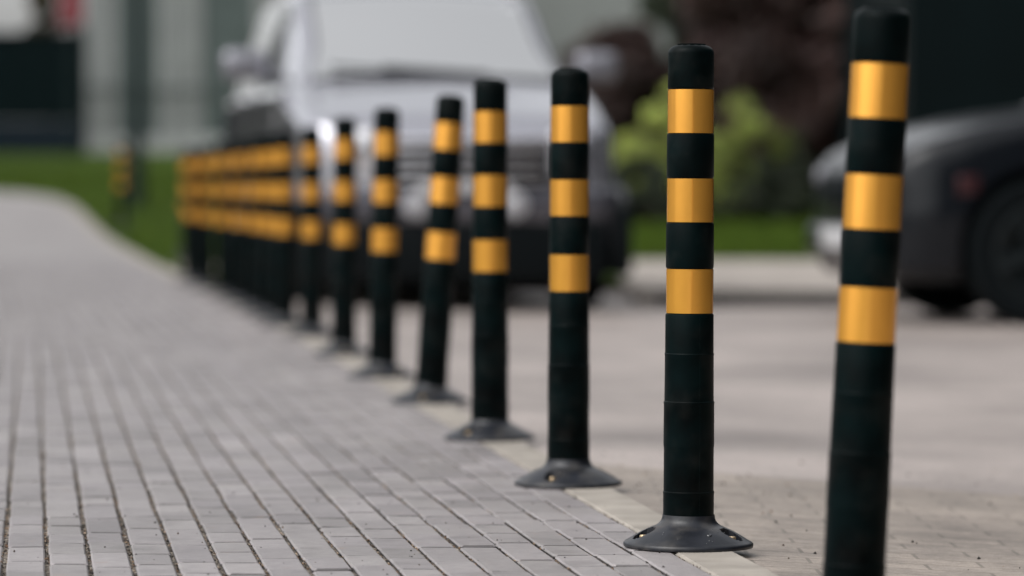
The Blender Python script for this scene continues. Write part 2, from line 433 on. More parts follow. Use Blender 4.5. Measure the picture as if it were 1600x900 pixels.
# loose grit and crumbs: real grains near the focus
def grains():
    V, F, T = [], [], []; rnd = random.Random(11)
    def grain(x, y, z, r, col):
        k = len(V); a = rnd.random() * 6.28
        pts = [(r, 0, 0), (-.5 * r, .8 * r, 0), (-.6 * r, -.7 * r, .1 * r), (.1 * r, .1 * r, .75 * r), (0.2 * r, -.1 * r, -.5 * r)]
        s = [rnd.uniform(.7, 1.25) for _ in range(3)]
        for p in pts:
            px, py, pz = p[0] * s[0], p[1] * s[1], p[2] * s[2]
            V.append((x + px * math.cos(a) - py * math.sin(a), y + px * math.sin(a) + py * math.cos(a), z + pz))
        for f in ((0, 1, 3), (1, 2, 3), (2, 0, 3), (1, 0, 4), (2, 1, 4), (0, 2, 4)):
            F.append(tuple(k + i for i in f)); T.append(col)
    cols = [(.05, .05, .05), (.05, .05, .05), (.12, .10, .09), (.9, .75, .6), (1.3, 1.2, 1.1), (.6, .42, .3), (.3, .25, .22), (.08, .07, .06)]
    for _ in range(15000):       # grit standing in the long joints
        c = rnd.randrange(0, 40); d = 5.2 + 4.2 * rnd.random() ** 1.5
        u = -.052 - c * PITCH + rnd.gauss(0, .0024 + .0018 * min(1, c / 12))
        grain(row(d) + u, d, -.0055 + rnd.uniform(0, .003), rnd.uniform(.0012, .0034), rnd.choice(cols))
    for _ in range(900):         # crumbs on the slabs
        d = 5.2 + 4.6 * rnd.random(); u = -rnd.random() * 2.4
        grain(row(d) + u, d, .001, rnd.choice((.001, .0014, .002, .003)), rnd.choice(cols[:2] + cols[-2:] + [(.05, .04, .04)] * 2))
    for _ in range(200):
        d = 5.0 + 5 * rnd.random(); x = row(d) + .07 + rnd.random() * 1.3
        grain(x, d, road_z(x, d) + .001, rnd.choice((.0015, .002, .003, .0045)), rnd.choice(cols))
    o = link_mesh('grit', V, F, M['stone'], tones=T)
    o['kind'] = 'stuff'; o['label'] = 'loose brown and black grit lying in the joints and on the paving'; o['category'] = 'grit'
grains()

# ================================================================ BOLLARDS
HT = .849
def body_profile():
    p = [(.0420, .010), (.0430, .040), (.0431, .090), (.0435, .0912), (.0435, .0932), (.0424, .0945)]
    p += [(.0423, .168), (.0428, .1692), (.0428, .1712), (.0430, .1725)]
    p += [(.0427, .2415), (.0431, .2425), (.0431, .2445), (.0418, .2460)]
    p += [(.0414, .322), (.0419, .3232), (.0419, .3252), (.0411, .3265)]
    # three bands sit in shallow recesses
    for (lo, hi), rr, rb in (((.3930, .4680), .0409, .0398), ((.5455, .6195), .0404, .0394), ((.6945, .7685), .0399, .0390)):
        p += [(rr, lo - .003), (rr - .0006, lo - .001), (rb - .0010, lo), (rb - .0010, hi), (rr - .0012, hi + .001), (rr - .0003, hi + .0035)]
    return p
def cap_profile():
    p = [(.0386, .7706), (.0389, .772), (.0388, .8285)]
    for i in range(1, 9):
        a = i / 8 * math.pi / 2
        p.append((.0388 - .017 * (1 - math.cos(a)), .8285 + .0140 * math.sin(a)))
    p += [(.0195, .8430), (.0190, .8450), (.0165, .8448), (.0155, .8422), (.006, .8418), (.0055, .8435), (.0008, .8437)]
    return p
def foot_profile():
    p = [(.1095, .0010), (.1102, .0035), (.1100, .0070), (.1078, .0094), (.1040, .0112)]
    for i in range(1, 17):          # nearly straight cone then a concave sweep up
        t = i / 16; r = .104 - t * (.104 - .055); p.append((r, .0112 + .0255 * t + .0015 * math.sin(math.pi * t)))
    p += [(.0518, .0390), (.0488, .0418), (.0465, .0450), (.0450, .0490), (.0440, .0550)]
    return p
HOLES = (R(-26), R(90), R(196))
def make_foot_mesh():
    bm = bmesh.new(); prof = foot_profile(); n = 180
    rings = add_lathe(bm, prof, n)
    kill = []
    for f in bm.faces:
        c = f.calc_center_median(); r = math.hypot(c.x, c.y); a = math.atan2(c.y, c.x)
        for h in HOLES:
            da = (a - h + math.pi) % (2 * math.pi) - math.pi
            if .061 < r < .0985:
                t = (r - .061) / .0375
                half = R(14) * math.sqrt(max(0, math.sin(math.pi * (t ** .62)))) 
                if abs(da) < half: kill.append(f)
    kill = list(set(kill))
    bmesh.ops.delete(bm, geom=kill, context='FACES')
    bnd = [e for e in bm.edges if len(e.link_faces) == 1 and all(.05 < math.hypot(v.co.x, v.co.y) < .10 for v in e.verts)]
    ex = bmesh.ops.extrude_edge_only(bm, edges=bnd)
    for v in [g for g in ex['geom'] if isinstance(g, bmesh.types.BMVert)]: v.co.z = .002
    for v in list(bm.verts):
        if not v.link_faces: bm.verts.remove(v)
    for f in bm.faces: f.smooth = True
    for e in bm.edges:
        if len(e.link_faces) == 2 and e.calc_face_angle(0) > R(40): e.smooth = False
    return bm
def make_bollard():
    t = thing('bollard', 'x', 'bollard')
    bm = bmesh.new(); add_lathe(bm, body_profile(), 72, close_bot=True, close_top=True)
    # fine vertical mould seam
    sa = R(-67)
    for z0, z1, rr in ((.096, .166, .0425), (.174, .240, .0430), (.248, .321, .0418), (.328, .385, .0413), (.057, .089, .0432)):
        add_box(bm, ((rr - .00015) * math.cos(sa), (rr - .00015) * math.sin(sa), (z0 + z1) / 2), (.0011, .0008, z1 - z0), rot=None)
    post = bm_obj('post', bm, M['rubber'], t, smooth=True, sharp=28)
    bm = bmesh.new(); add_lathe(bm, cap_profile(), 72, close_bot=True, close_top=True)
    for k in range(5):      # moulded nibs round the cap's rim
        a = R(-150 + k * 31); add_box(bm, (.0225 * math.cos(a), .0225 * math.sin(a), .8434), (.008, .0035, .0022), rot=None, bevel=.0006, seg=1)
    bm_obj('cap', bm, M['rubber'], t, smooth=True, sharp=40)
    for (lo, hi), rb in (((.3930, .4680), .0398), ((.5455, .6195), .0394), ((.6945, .7685), .0390)):
        bm = bmesh.new()
        add_lathe(bm, [(rb - .0008, lo + .0004), (rb, lo + .0006), (rb, hi - .0006), (rb - .0008, hi - .0004)], 72)
        # lap where the film overlaps itself
        a0 = R(-22); n = 8
        vs_ = []
        for i in range(n + 1):
            a = a0 + R(22) * i / n
            for z in (lo + .001, hi - .001): vs_.append(bm.verts.new(((rb + .0004) * math.cos(a), (rb + .0004) * math.sin(a), z)))
        for i in range(n): bm.faces.new((vs_[2 * i], vs_[2 * i + 2], vs_[2 * i + 3], vs_[2 * i + 1]))
        bm_obj('reflective_band', bm, M['band'], t, smooth=True, sharp=50)
    foot = bm_obj('foot', make_foot_mesh(), M['rubber_foot'], t)
    for h in HOLES:
        bm = bmesh.new()
        mt = Matrix.Translation((.080 * math.cos(h), .080 * math.sin(h), .003))
        add_lathe(bm, [(.0105, 0), (.0105, .0025), (.0068, .0026), (.0068, .0165), (.0055, .0185)], 6 * 4, mt, close_bot=True, close_top=True)
        bm_obj('bolt', bm, M['brass'], foot, smooth=True, sharp=30)
    return t
proto = make_bollard()
def copy_tree(o, parent=None):
    c = o.copy(); C.objects.link(c); c.parent = parent
    for ch in list(o.children): copy_tree(ch, c)
    return c
# (D, x offset from the kerb line or absolute X, sideways lean deg, towards-camera lean deg, spin deg)
def D_for_px(px):
    a, b = 10.0, 30.0
    for _ in range(50):
        m = (a + b) / 2
        if 800 + 6000 * row(m) / m > px: a = m
        else: b = m
    return a
bol = [(5.24, .4637, 2.77, 0.3, 12), (6.49, .2985, .25, 0, 0), (7.83, .1150, .2, 0, -88), (9.25, -.0535, .1, 0, 35),
       (10.83, -.231, 3.9, 0, 60), (12.26, -.415, 1.1, 0, -20), (13.86, -.608, .4, 0, 80), (15.6, -.814, .1, 0, 10)]
for px in (445, 423, 401, 376, 351, 323, 298):
    d = D_for_px(px); bol.append((d, row(d), random.gauss(0, .5), random.gauss(0, .4), random.random() * 360))
for d, px in ((26.2, 301), (27.9, 296), (29.6, 292), (31.4, 291)):
    bol.append((d, (px - 800) * d / 6000, random.gauss(0, .5), 0, random.random() * 360))
bol.append((39.0, (190 - 800) * 39 / 6000, 0.5, 0, 20))
labels = [
 'black bollard with three orange bands nearest the camera, cut off by the bottom frame edge',
 'sharp black and orange bollard second from the right, its whole round foot in focus',
 'third bollard from the right, upright, just left of the sharp one, foot slot facing front',
 'fourth bollard from the right, upright in front of the silver car\'s right headlight',
 'fifth bollard from the right, clearly leaning to the right at its top',
 'sixth bollard from the right, leaning slightly, before the silver car\'s left headlight',
 'seventh bollard from the right, blurred, in front of the silver car\'s left front corner',
 'eighth bollard from the right, blurred, last one standing clear of the crowded far ones',
]
ordn = ['first', 'second', 'third', 'fourth', 'fifth', 'sixth', 'seventh']
for i, (d, x, lx, ly, spin) in enumerate(bol):
    t = proto if i == 0 else copy_tree(proto)
    t.location = (x, d, zt(d) + (.0005 if d < 25 else -.01)); t['group'] = 'black and orange bollards along the footpath kerb'
    if i < 8: t['label'] = labels[i]
    elif i < 15: t['label'] = 'blurred bollard, %s of the packed far ones counted leftwards from the gap' % ordn[i - 8]
    elif i < 19: t['label'] = 'very blurred bollard, %s of four hidden behind the far left end of the row' % ['nearest', 'second nearest', 'third nearest', 'farthest'][i - 15]
    else: t['label'] = 'lone distant bollard standing on the lawn edge beside the dark lamp pole'; t['group'] = 'distant bollards'
    leanm = Matrix.Rotation(R(lx), 4, 'Y') @ Matrix.Rotation(R(ly), 4, 'X') @ Matrix.Diagonal((1.0 if i < 3 else 1.05, 1.0 if i < 3 else 1.05, {0: 1.013, 3: 1.028, 4: 1.028, 5: 1.018, 6: 1.015}.get(i, 1.007), 1))
    for ch in t.children:
        kind = ch.name.split('.')[0]
        if kind == 'foot': ch.rotation_euler = (0, 0, R(spin)) if i != 1 else (0, R(.6), 0)
        else: ch.matrix_local = leanm

# ================================================================ CARS
def catmull(keys, y):
    """keys: list of tuples (y, a, b, ...)"""
    if y <= keys[0][0]: return keys[0][1:]
    if y >= keys[-1][0]: return keys[-1][1:]
    for i in range(len(keys) - 1):
        if keys[i][0] <= y <= keys[i + 1][0]: break
    k0, k1 = keys[i], keys[i + 1]; kp = keys[max(0, i - 1)]; kn = keys[min(len(keys) - 1, i + 2)]
    h = k1[0] - k0[0]; t = (y - k0[0]) / h; res = []
    for j in range(1, len(k0)):
        m0 = (k1[j] - kp[j]) / max(1e-6, k1[0] - kp[0]); m1 = (kn[j] - k0[j]) / max(1e-6, kn[0] - k0[0])
        s = (k1[j] - k0[j]) / h
        if s == 0: m0 = m1 = 0
        else:
            m0 = max(-3 * abs(s), min(3 * abs(s), m0)); m1 = max(-3 * abs(s), min(3 * abs(s), m1))
        t2, t3 = t * t, t * t * t
        res.append((2 * t3 - 3 * t2 + 1) * k0[j] + (t3 - 2 * t2 + t) * h * m0 + (-2 * t3 + 3 * t2) * k1[j] + (t3 - t2) * h * m1)
    return tuple(res)
def body_sec(wd, zb, ztp, crown, t):
    """half section, t 0 bottom centre .. 1 top centre; side bulge and a rounded shoulder"""
    pts = [(0, zb), (wd * .86, zb), (wd * .955, zb + .05), (wd * .985, zb + .16), (wd, zb + (ztp - zb) * .45), (wd * .992, zb + (ztp - zb) * .62), (wd * .975, ztp - .10),
           (wd * .955, ztp - .045), (wd * .915, ztp - .008), (wd * .84, ztp + .006), (wd * .5, ztp + crown * .7), (0, ztp + crown)]
    f = t * (len(pts) - 1); i = min(len(pts) - 2, int(f)); k = f - i
    def cr(j):
        p0 = pts[max(0, i - 1)][j]; p1 = pts[i][j]; p2 = pts[i + 1][j]; p3 = pts[min(len(pts) - 1, i + 2)][j]
        return p1 + (p2 - p1) * k if i < 2 else .5 * (2 * p1 + (p2 - p0) * k + (2 * p0 - 5 * p1 + 4 * p2 - p3) * k * k + (3 * p1 - p0 - 3 * p2 + p3) * k ** 3)
    return max(0, cr(0)), cr(1)
def cab_sec(wb, zb, wt, ztp, t):
    """half section of the cabin: t 0 belt .. .55 cant rail .. 1 centre of roof"""
    h = ztp - zb; r = min(.10, h * .35)
    if t < .55:
        k = t / .55; return wb + (wt - wb) * k * (.85 + .15 * k), zb + (h - r) * k
    k = (t - .55) / .45
    a = min(1, k / .35) * math.pi / 2
    x = wt - r * 1.1 * (1 - math.cos(a)) ; z = ztp - r + r * math.sin(a) * .93
    if k > .35:
        q = (k - .35) / .65; x = (wt - r * 1.1) * (1 - q); z = ztp - r + r * .93 + r * .07 * math.sin(q * math.pi / 2) + .02 * math.sin(q * math.pi / 2)
    return x, z
def loft_mesh(fn, ys, ts, cap=True):
    bm = bmesh.new(); rows = []
    for y in ys:
        half = [fn(y, t) for t in ts]
        pts = [(x, z) for x, z in half] + [(-x, z) for x, z in half[::-1][1:]]
        if abs(half[0][0]) < 1e-6: pts = pts[:-1]
        rows.append([bm.verts.new((x, y, z)) for x, z in pts])
    closed = abs(fn(ys[0], ts[0])[0]) < 1e-6
    n = len(rows[0])
    for a, b in zip(rows, rows[1:]):
        for i in range(n if closed else n - 1):
            bm.faces.new((a[i], a[(i + 1) % n], b[(i + 1) % n], b[i]))
    if cap: bm.faces.new(rows[0]); bm.faces.new(rows[-1][::-1])
    if not closed:   # close underneath
        for a, b in zip(rows, rows[1:]): bm.faces.new((a[0], a[-1], b[-1], b[0]))
    return bm
def patch(fn, ya, yb, ta, tb, off, both=False, side=1, ny=14, nt_=8, thick=.004, skew=0):
    """glass panel lying on the loft. both=True spans the roofline across the middle. skew slants the y ends with t"""
    bm = bmesh.new(); rows = []
    e = .003
    def P(y, t, s):
        x, z = fn(y, t); x1, z1 = fn(y, min(1, t + e)); x0, z0 = fn(y, max(0, t - e))
        dx, dz = x1 - x0, z1 - z0
        xa, za = fn(y + e, t)
        tv = Vector((dx, 0, dz)); uv = Vector((xa - x, e, za - z)); nn = uv.cross(tv)
        if nn.length < 1e-9: nn = Vector((0, 0, 1))
        nn.normalize()
        if nn.x < 0 and t < .6: nn = -nn
        if t >= .6 and nn.z < 0: nn = -nn
        p = Vector((x, y, z)) + nn * off
        return Vector((p.x * s, p.y, p.z))
    for j in range(ny + 1):
        r_ = []
        if both:
            seq = [(ta + (tb - ta) * i / nt_, 1) for i in range(nt_ + 1)] + [(ta + (tb - ta) * i / nt_, -1) for i in range(nt_ - 1, -1, -1)]
        else: seq = [(ta + (tb - ta) * i / nt_, side) for i in range(nt_ + 1)]
        for (t, s) in seq:
            k = (t - ta) / max(1e-6, tb - ta)
            y0 = ya + (skew[0] * k if skew else 0); y1 = yb + (skew[1] * k if skew else 0)
            r_.append(bm.verts.new(P(y0 + (y1 - y0) * j / ny, t, s)))
        rows.append(r_)
    fs = []
    for a, b in zip(rows, rows[1:]):
        for i in range(len(a) - 1): fs.append(bm.faces.new((a[i], a[i + 1], b[i + 1], b[i])))
    bmesh.ops.recalc_face_normals(bm, faces=bm.faces)
    bmesh.ops.solidify(bm, geom=bm.faces[:], thickness=thick)
    return bm
def wheel(parent, x, y, r, wdt, rimmat, side, nspoke=5):
    mt = Matrix.Translation((x, y, r)) @ Matrix.Rotation(R(90) * side, 4, 'Y')
    h = wdt / 2
    w_ = bpy.data.objects.new('wheel', None); C.objects.link(w_); w_.parent = parent
    bm = bmesh.new()
    add_lathe(bm, [(r * .66, -h * .9), (r * .72, -h), (r * .93, -h), (r * .99, -h * .7), (r, 0), (r * .99, h * .7), (r * .93, h), (r * .72, h), (r * .66, h * .9), (r * .66, -h * .9)], 48, mt)
    bm_obj('tyre', bm, M['tyre'], w_, smooth=True)
    bm = bmesh.new()
    add_lathe(bm, [(r * .655, -h * .8), (r * .68, h * .86), (r * .62, h * .92), (r * .60, h * .3), (r * .2, h * .1)], 48, mt, close_top=True)
    add_lathe(bm, [(r * .17, h * .1), (r * .16, h * .85), (r * .05, h * .92)], 24, mt, close_top=True)
    n0 = len(bm.verts)
    for k in range(nspoke):
        for dlt in (-.12, .12):
            b2 = bmesh.new(); add_box(b2, (r * .37, 0, h * .72), (r * .56, r * .085, h * .2), bevel=.006, seg=1)
            bmesh.ops.rotate(b2, cent=(0, 0, 0), matrix=Matrix.Rotation(2 * math.pi * k / nspoke + dlt, 3, 'Z'), verts=b2.verts)
            bmesh.ops.transform(b2, matrix=mt, verts=b2.verts)
            me = bpy.data.meshes.new('tmp'); b2.to_mesh(me); b2.free(); bm.from_mesh(me); bpy.data.meshes.remove(me)
    bm_obj('rim', bm, rimmat, w_, smooth=True)
    return w_
def cut_wells(bodyo, cyls):
    bm = bmesh.new()
    for (x, y, z, r, dep) in cyls:
        bmesh.ops.create_cone(bm, cap_ends=True, segments=40, radius1=r, radius2=r, depth=dep,
                              matrix=Matrix.Translation((x, y, z)) @ Matrix.Rotation(R(90), 4, 'Y'))
    me = bpy.data.meshes.new('cut'); bm.to_mesh(me); bm.free()
    co = bpy.data.objects.new('cut', me); C.objects.link(co)
    md = bodyo.modifiers.new('b', 'BOOLEAN'); md.operation = 'DIFFERENCE'; md.object = co; md.solver = 'EXACT'
    mp, mb = bodyo.parent, bodyo.matrix_basis.copy(); bodyo.parent = None
    dg = bpy.context.evaluated_depsgraph_get(); dg.update()
    nm = bpy.data.meshes.new_from_object(bodyo.evaluated_get(dg))
    bodyo.modifiers.clear(); bodyo.data = nm; bodyo.parent = mp; bodyo.matrix_basis = mb
    bpy.data.objects.remove(co); bpy.data.meshes.remove(me)
    m2 = bmesh.new(); m2.from_mesh(nm)
    for f in m2.faces: f.smooth = True
    for e_ in m2.edges:
        if len(e_.link_faces) == 2 and e_.calc_face_angle(0) > R(35): e_.smooth = False
    m2.to_mesh(nm); m2.free()

TS = [i / 44 for i in range(45)]
def frange(a, b, n): return [a + (b - a) * i / n for i in range(n + 1)]
def build_car(label, loc, rz, paint, keys, cab, LEN, wheels, wr, rimmat, win, suv):
    t = thing('parked_car', label, 'car', loc, rz)
    bf = lambda y, tt: body_sec(*catmull(keys, y), tt)
    ys = frange(0, .25, 10) + frange(.28, LEN - .28, 60) + frange(LEN - .25, LEN, 10)
    body = bm_obj('body', loft_mesh(bf, ys, TS), paint, t, smooth=True)
    cut_wells(body, [(s * .95, y, wr + .015, wr + .055, .62) for y in wheels for s in (-1, 1)])
    cf = lambda y, tt: cab_sec(*catmull(cab, y), tt)
    ys = frange(cab[0][0], cab[-1][0], 60)
    bm_obj('cabin', loft_mesh(cf, ys, TS), paint, t, smooth=True)
    bm_obj('windscreen_gasket', patch(cf, win['ws'][0] - .02, win['ws'][1] + .03, win['wt'] - .014, 1, .001, both=True), M['blackplastic'], t, smooth=True)
    bm_obj('windscreen', patch(cf, win['ws'][0], win['ws'][1], win['wt'], 1, .004, both=True), M['windscreen'] if suv else M['glass'], t, smooth=True)
    bm_obj('rear_window', patch(cf, win['rw'][0], win['rw'][1], win['wt'], 1, .004, both=True), M['glass'], t, smooth=True)
    for s in (-1, 1):
        for (a, b, sk) in win['sides']:
            bm_obj('side_window', patch(cf, a, b, .10, .50, .004, side=s, skew=sk), M['glass'], t, smooth=True)
        for y in wheels:
            wx = catmull(keys, y)[0] - .125
            wheel(t, s * wx, y, wr, .23, rimmat, s)
            # arch trim
            bm = bmesh.new(); n = 26; rr0, rr1 = wr + .052, wr + .095
            vs_ = []
            for i in range(n + 1):
                a = R(-8) + (math.pi + R(16)) * i / n
                for rr in (rr0, rr1):
                    yy, zz = y + rr * math.cos(a), wr + .015 + rr * math.sin(a)
                    kw = catmull(keys, max(.02, min(LEN - .02, yy)))
                    wv = kw[0]; best = wv * .97
                    for q in range(8, 30):
                        x_, z_ = body_sec(*kw, q / 44)
                        if abs(z_ - zz) < .05: best = max(best, x_)
                    vs_.append(bm.verts.new((s * (best + .006), yy, zz)))
            for i in range(n): bm.faces.new((vs_[2 * i], vs_[2 * i + 1], vs_[2 * i + 3], vs_[2 * i + 2]))
            bmesh.ops.recalc_face_normals(bm, faces=bm.faces)
            bmesh.ops.solidify(bm, geom=bm.faces[:], thickness=.012)
            bm_obj('wheel_arch', bm, M['blackplastic'] if suv else paint, t, smooth=True)
        # mirror
        mir = bmesh.new()
        my, mz = win['mirror']
        add_box(mir, (s * (win['mx']), my, mz), (.26, .17, .18), bevel=.055, seg=4)
        add_box(mir, (s * (win['mx'] - .14), my + .03, mz - .06), (.16, .05, .045), bevel=.012)
        m_ = bm_obj('mirror', mir, M['mirrorcap'] if suv else paint, t, smooth=True)
        g = bmesh.new(); add_box(g, (s * win['mx'], my + .087, mz), (.19, .006, .13), bevel=.002, seg=1)
        bm_obj('mirror_glass', g, M['glass'], m_, smooth=True)
        # doors as thin seams + handles
        for dy in win['doors']:
            dr_ = bmesh.new()
            sp = []
            for q in range(7, 35):
                x_, z_ = bf(dy, q / 44); sp.append((x_, z_))
            vv = []
            for (x_, z_) in sp:
                if z_ < .30: continue
                vv.append((dr_.verts.new((s * (x_ + .0015), dy - .004, z_)), dr_.verts.new((s * (x_ + .0015), dy + .004, z_))))
            for a, b in zip(vv, vv[1:]): dr_.faces.new((a[0], a[1], b[1], b[0]))
            bm_obj('door_seam', dr_, M['blackplastic'], t)
        for hy in win['handles']:
            hb = bmesh.new(); x_, z_ = bf(hy, 27 / 44)
            add_box(hb, (s * (x_ + .018), hy, z_), (.03, .20, .032), bevel=.011, seg=2); bm_obj('door_handle', hb, paint, t, smooth=True)
    return t, bf, cf

# --- silver SUV facing the camera
suv_keys = [(0, .72, .34, .92, .02), (.03, .79, .29, .99, .025), (.09, .85, .25, 1.04, .03), (.22, .89, .23, 1.08, .035), (.6, .915, .22, 1.175, .04), (1.0, .925, .22, 1.265, .045),
            (1.3, .93, .22, 1.275, .03), (2.5, .935, .22, 1.28, 0), (3.8, .93, .22, 1.28, 0), (4.4, .90, .26, 1.26, 0), (4.6, .86, .30, 1.22, 0), (4.68, .80, .36, 1.12, 0)]
suv_cab = [(.98, .80, 1.20, .74, 1.30), (1.15, .82, 1.20, .755, 1.40), (1.45, .85, 1.20, .735, 1.59), (1.75, .86, 1.20, .725, 1.77), (2.0, .865, 1.20, .715, 1.86), (2.5, .87, 1.20, .705, 1.90), (3.3, .865, 1.20, .70, 1.89),
           (3.95, .85, 1.20, .69, 1.84), (4.2, .84, 1.20, .69, 1.74), (4.45, .82, 1.20, .70, 1.42), (4.56, .80, 1.20, .72, 1.24)]
suv, sbf, scf = build_car('silver off-road car with bright windscreen parked behind the bollards facing the camera',
    (-.262, 21.0, -.087), R(10), M['silver'], suv_keys, suv_cab, 4.68, (.88, 3.72), .375, M['rim'],
    dict(ws=(1.0, 1.86), wt=.70, rw=(4.16, 4.50), sides=[(1.62, 2.45, (.45, .0)), (2.53, 3.35, (0, 0)), (3.43, 4.2, (0, -.25))],
         mirror=(1.55, 1.40), mx=1.04, doors=(1.45, 2.49, 3.40), handles=(2.25, 3.2)), True)
def part_box(name, c, s, m, parent, bevel=.01, rot=None, seg=2):
    bm = bmesh.new(); add_box(bm, c, s, rot=rot, bevel=bevel, seg=seg); return bm_obj(name, bm, m, parent, smooth=True)
bm = bmesh.new(); add_box(bm, (0, -.012, .80), (.92, .06, .24), bevel=.02)
g_ = bm_obj('grille', bm, M['blackplastic'], suv, smooth=True)
bm = bmesh.new()
for z in (.72, .78, .84, .90): add_box(bm, (0, -.048, z), (.88, .022, .020), bevel=.006)
bm_obj('grille_bars', bm, M['chrome'], g_, smooth=True)
bm = bmesh.new(); add_box(bm, (0, -.03, .945), (1.0, .05, .03), bevel=.01); bm_obj('grille_trim', bm, M['chrome'], suv, smooth=True)
for s in (-1, 1):
    rt = Matrix.Rotation(R(26) * s, 3, 'Z')
    h_ = part_box('headlight', (s * .645, .055, .88), (.34, .10, .25), M['lamp'], suv, .035, rt, 3)
    bm = bmesh.new(); add_lathe(bm, [(.065, 0), (.060, .02), (.02, .03)], 24, Matrix.Translation((s * .60, -.028, .88)) @ Matrix.Rotation(R(90), 4, 'X'), close_top=True, close_bot=True)
    bm_obj('projector', bm, M['chrome'], h_, smooth=True)
    bm = bmesh.new(); add_lathe(bm, [(.075, 0), (.070, .03), (.03, .045)], 24, Matrix.Translation((s * .27, -.05, .595)) @ Matrix.Rotation(R(90), 4, 'X'), close_top=True, close_bot=True)
    bm_obj('fog_lamp', bm, M['foglamp'], suv, smooth=True)
part_box('bumper', (0, .02, .60), (1.50, .14, .17), M['fascia'], suv, .04, None, 3)
for s in (-1, 1): part_box('bumper_corner', (s * .80, .13, .60), (.30, .17, .19), M['fascia'], suv, .04, Matrix.Rotation(R(48) * s, 3, 'Z'), 3)
part_box('underbody', (0, 2.3, .24), (1.30, 4.3, .20), M['blackplastic'], suv, .03)
part_box('lower_bumper', (0, .06, .34), (1.60, .20, .34), M['blackplastic'], suv, .05, None, 3)
for s in (-1, 1): part_box('bumper_side', (s * .895, .25, .40), (.12, .46, .40), M['blackplastic'], suv, .04)
part_box('number_plate', (0, -.066, .685), (.52, .012, .055), M['plate'], suv, .003)
for s in (-1, 1):
    bm = bmesh.new()
    pts = [(s * .62, 1.85, 1.90), (s * .60, 2.3, 1.935), (s * .60, 3.9, 1.925), (s * .62, 4.1, 1.86)]
    for a, b in zip(pts, pts[1:]):
        a, b = Vector(a), Vector(b); dd = (b - a); add_box(bm, (a + b) / 2, (.03, dd.length + .01, .03), rot=dd.to_track_quat('Y', 'Z').to_matrix(), bevel=.008, seg=1)
    bm_obj('roof_rail', bm, M['chrome'], suv, smooth=True)
    bm = bmesh.new(); a = Vector((s * .15 + .15, .99, 1.315)); b = Vector((s * .15 - .45, 1.05, 1.355)); dd = b - a
    add_box(bm, (a + b) / 2 + Vector((0, -.01, .02)), (.02, dd.length, .02), rot=dd.to_track_quat('Y', 'Z').to_matrix()); bm_obj('wiper', bm, M['blackplastic'], suv)
    bm = bmesh.new(); add_box(bm, (s * .935, 2.3, .33), (.05, 2.1, .16), bevel=.02); bm_obj('sill', bm, M['blackplastic'], suv, smooth=True)

# --- dark car side-on on the right
sed_keys = [(0, .62, .30, .62, .02), (.03, .70, .25, .70, .025), (.10, .79, .21, .76, .03), (.25, .85, .19, .82, .035), (.6, .885, .18, .90, .035), (1.1, .90, .18, .96, .04),
            (1.5, .905, .18, .99, .03), (2.6, .91, .18, 1.0, 0), (3.6, .90, .18, 1.01, 0), (4.2, .86, .22, .99, .02), (4.42, .80, .27, .93, .02), (4.5, .72, .33, .84, .02)]
sed_cab = [(1.15, .76, .94, .70, .985), (1.4, .79, .94, .69, 1.12), (1.8, .82, .94, .64, 1.33), (2.2, .83, .94, .60, 1.44), (2.8, .83, .94, .59, 1.47), (3.4, .82, .94, .58, 1.42), (3.9, .79, .94, .62, 1.22), (4.25, .76, .94, .66, 1.0)]
ZS = 1.13
sed_keys = [(k[0], k[1], k[2] * ZS, k[3] * ZS, k[4]) for k in sed_keys]
sed_cab = [(k[0], k[1], k[2] * ZS, k[3], k[4] * ZS) for k in sed_cab]
sedan, dbf, dcf = build_car('dark grey car seen side-on behind the nearest bollard at the right edge',
    (1.72, 19.85, -.087), R(-80), M['darkpaint'], sed_keys, sed_cab, 4.5, (.78, 3.55), .37, M['darkrim'],
    dict(ws=(1.28, 2.05), wt=.70, rw=(3.55, 4.1), sides=[(1.85, 2.6, (.35, 0)), (2.68, 3.55, (0, -.2))],
         mirror=(1.75, 1.19), mx=.98, doors=(1.55, 2.64, 3.5), handles=(2.4, 3.3)), False)
part_box('grille', (0, -.008, .68), (.80, .05, .16), M['blackplastic'], sedan, .02)
for s in (-1, 1):
    part_box('headlight', (s * .60, .075, .75), (.30, .10, .10), M['dimlamp'], sedan, .03, Matrix.Rotation(R(28) * s, 3, 'Z'), 3)
    part_box('fog_lamp', (s * .60, .05, .42), (.20, .08, .09), M['dimlamp'], sedan, .025, Matrix.Rotation(R(22) * s, 3, 'Z'), 3)
    part_box('side_marker', (s * .868, .40, .70), (.02, .11, .10), M['redlens'], sedan, .008)
    part_box('sill', (s * .90, 2.2, .24), (.04, 2.0, .10), M['blackplastic'], sedan, .015)
part_box('bumper', (0, .02, .42), (1.30, .14, .17), M['darkpaint'], sedan, .05, None, 3)
part_box('number_plate', (0, -.056, .43), (.52, .012, .11), M['plate'], sedan, .003)

# ================================================================ BUILDINGS, GATE, POLE, SIGN
def X(px, D): return (px - 800) * D / 6000
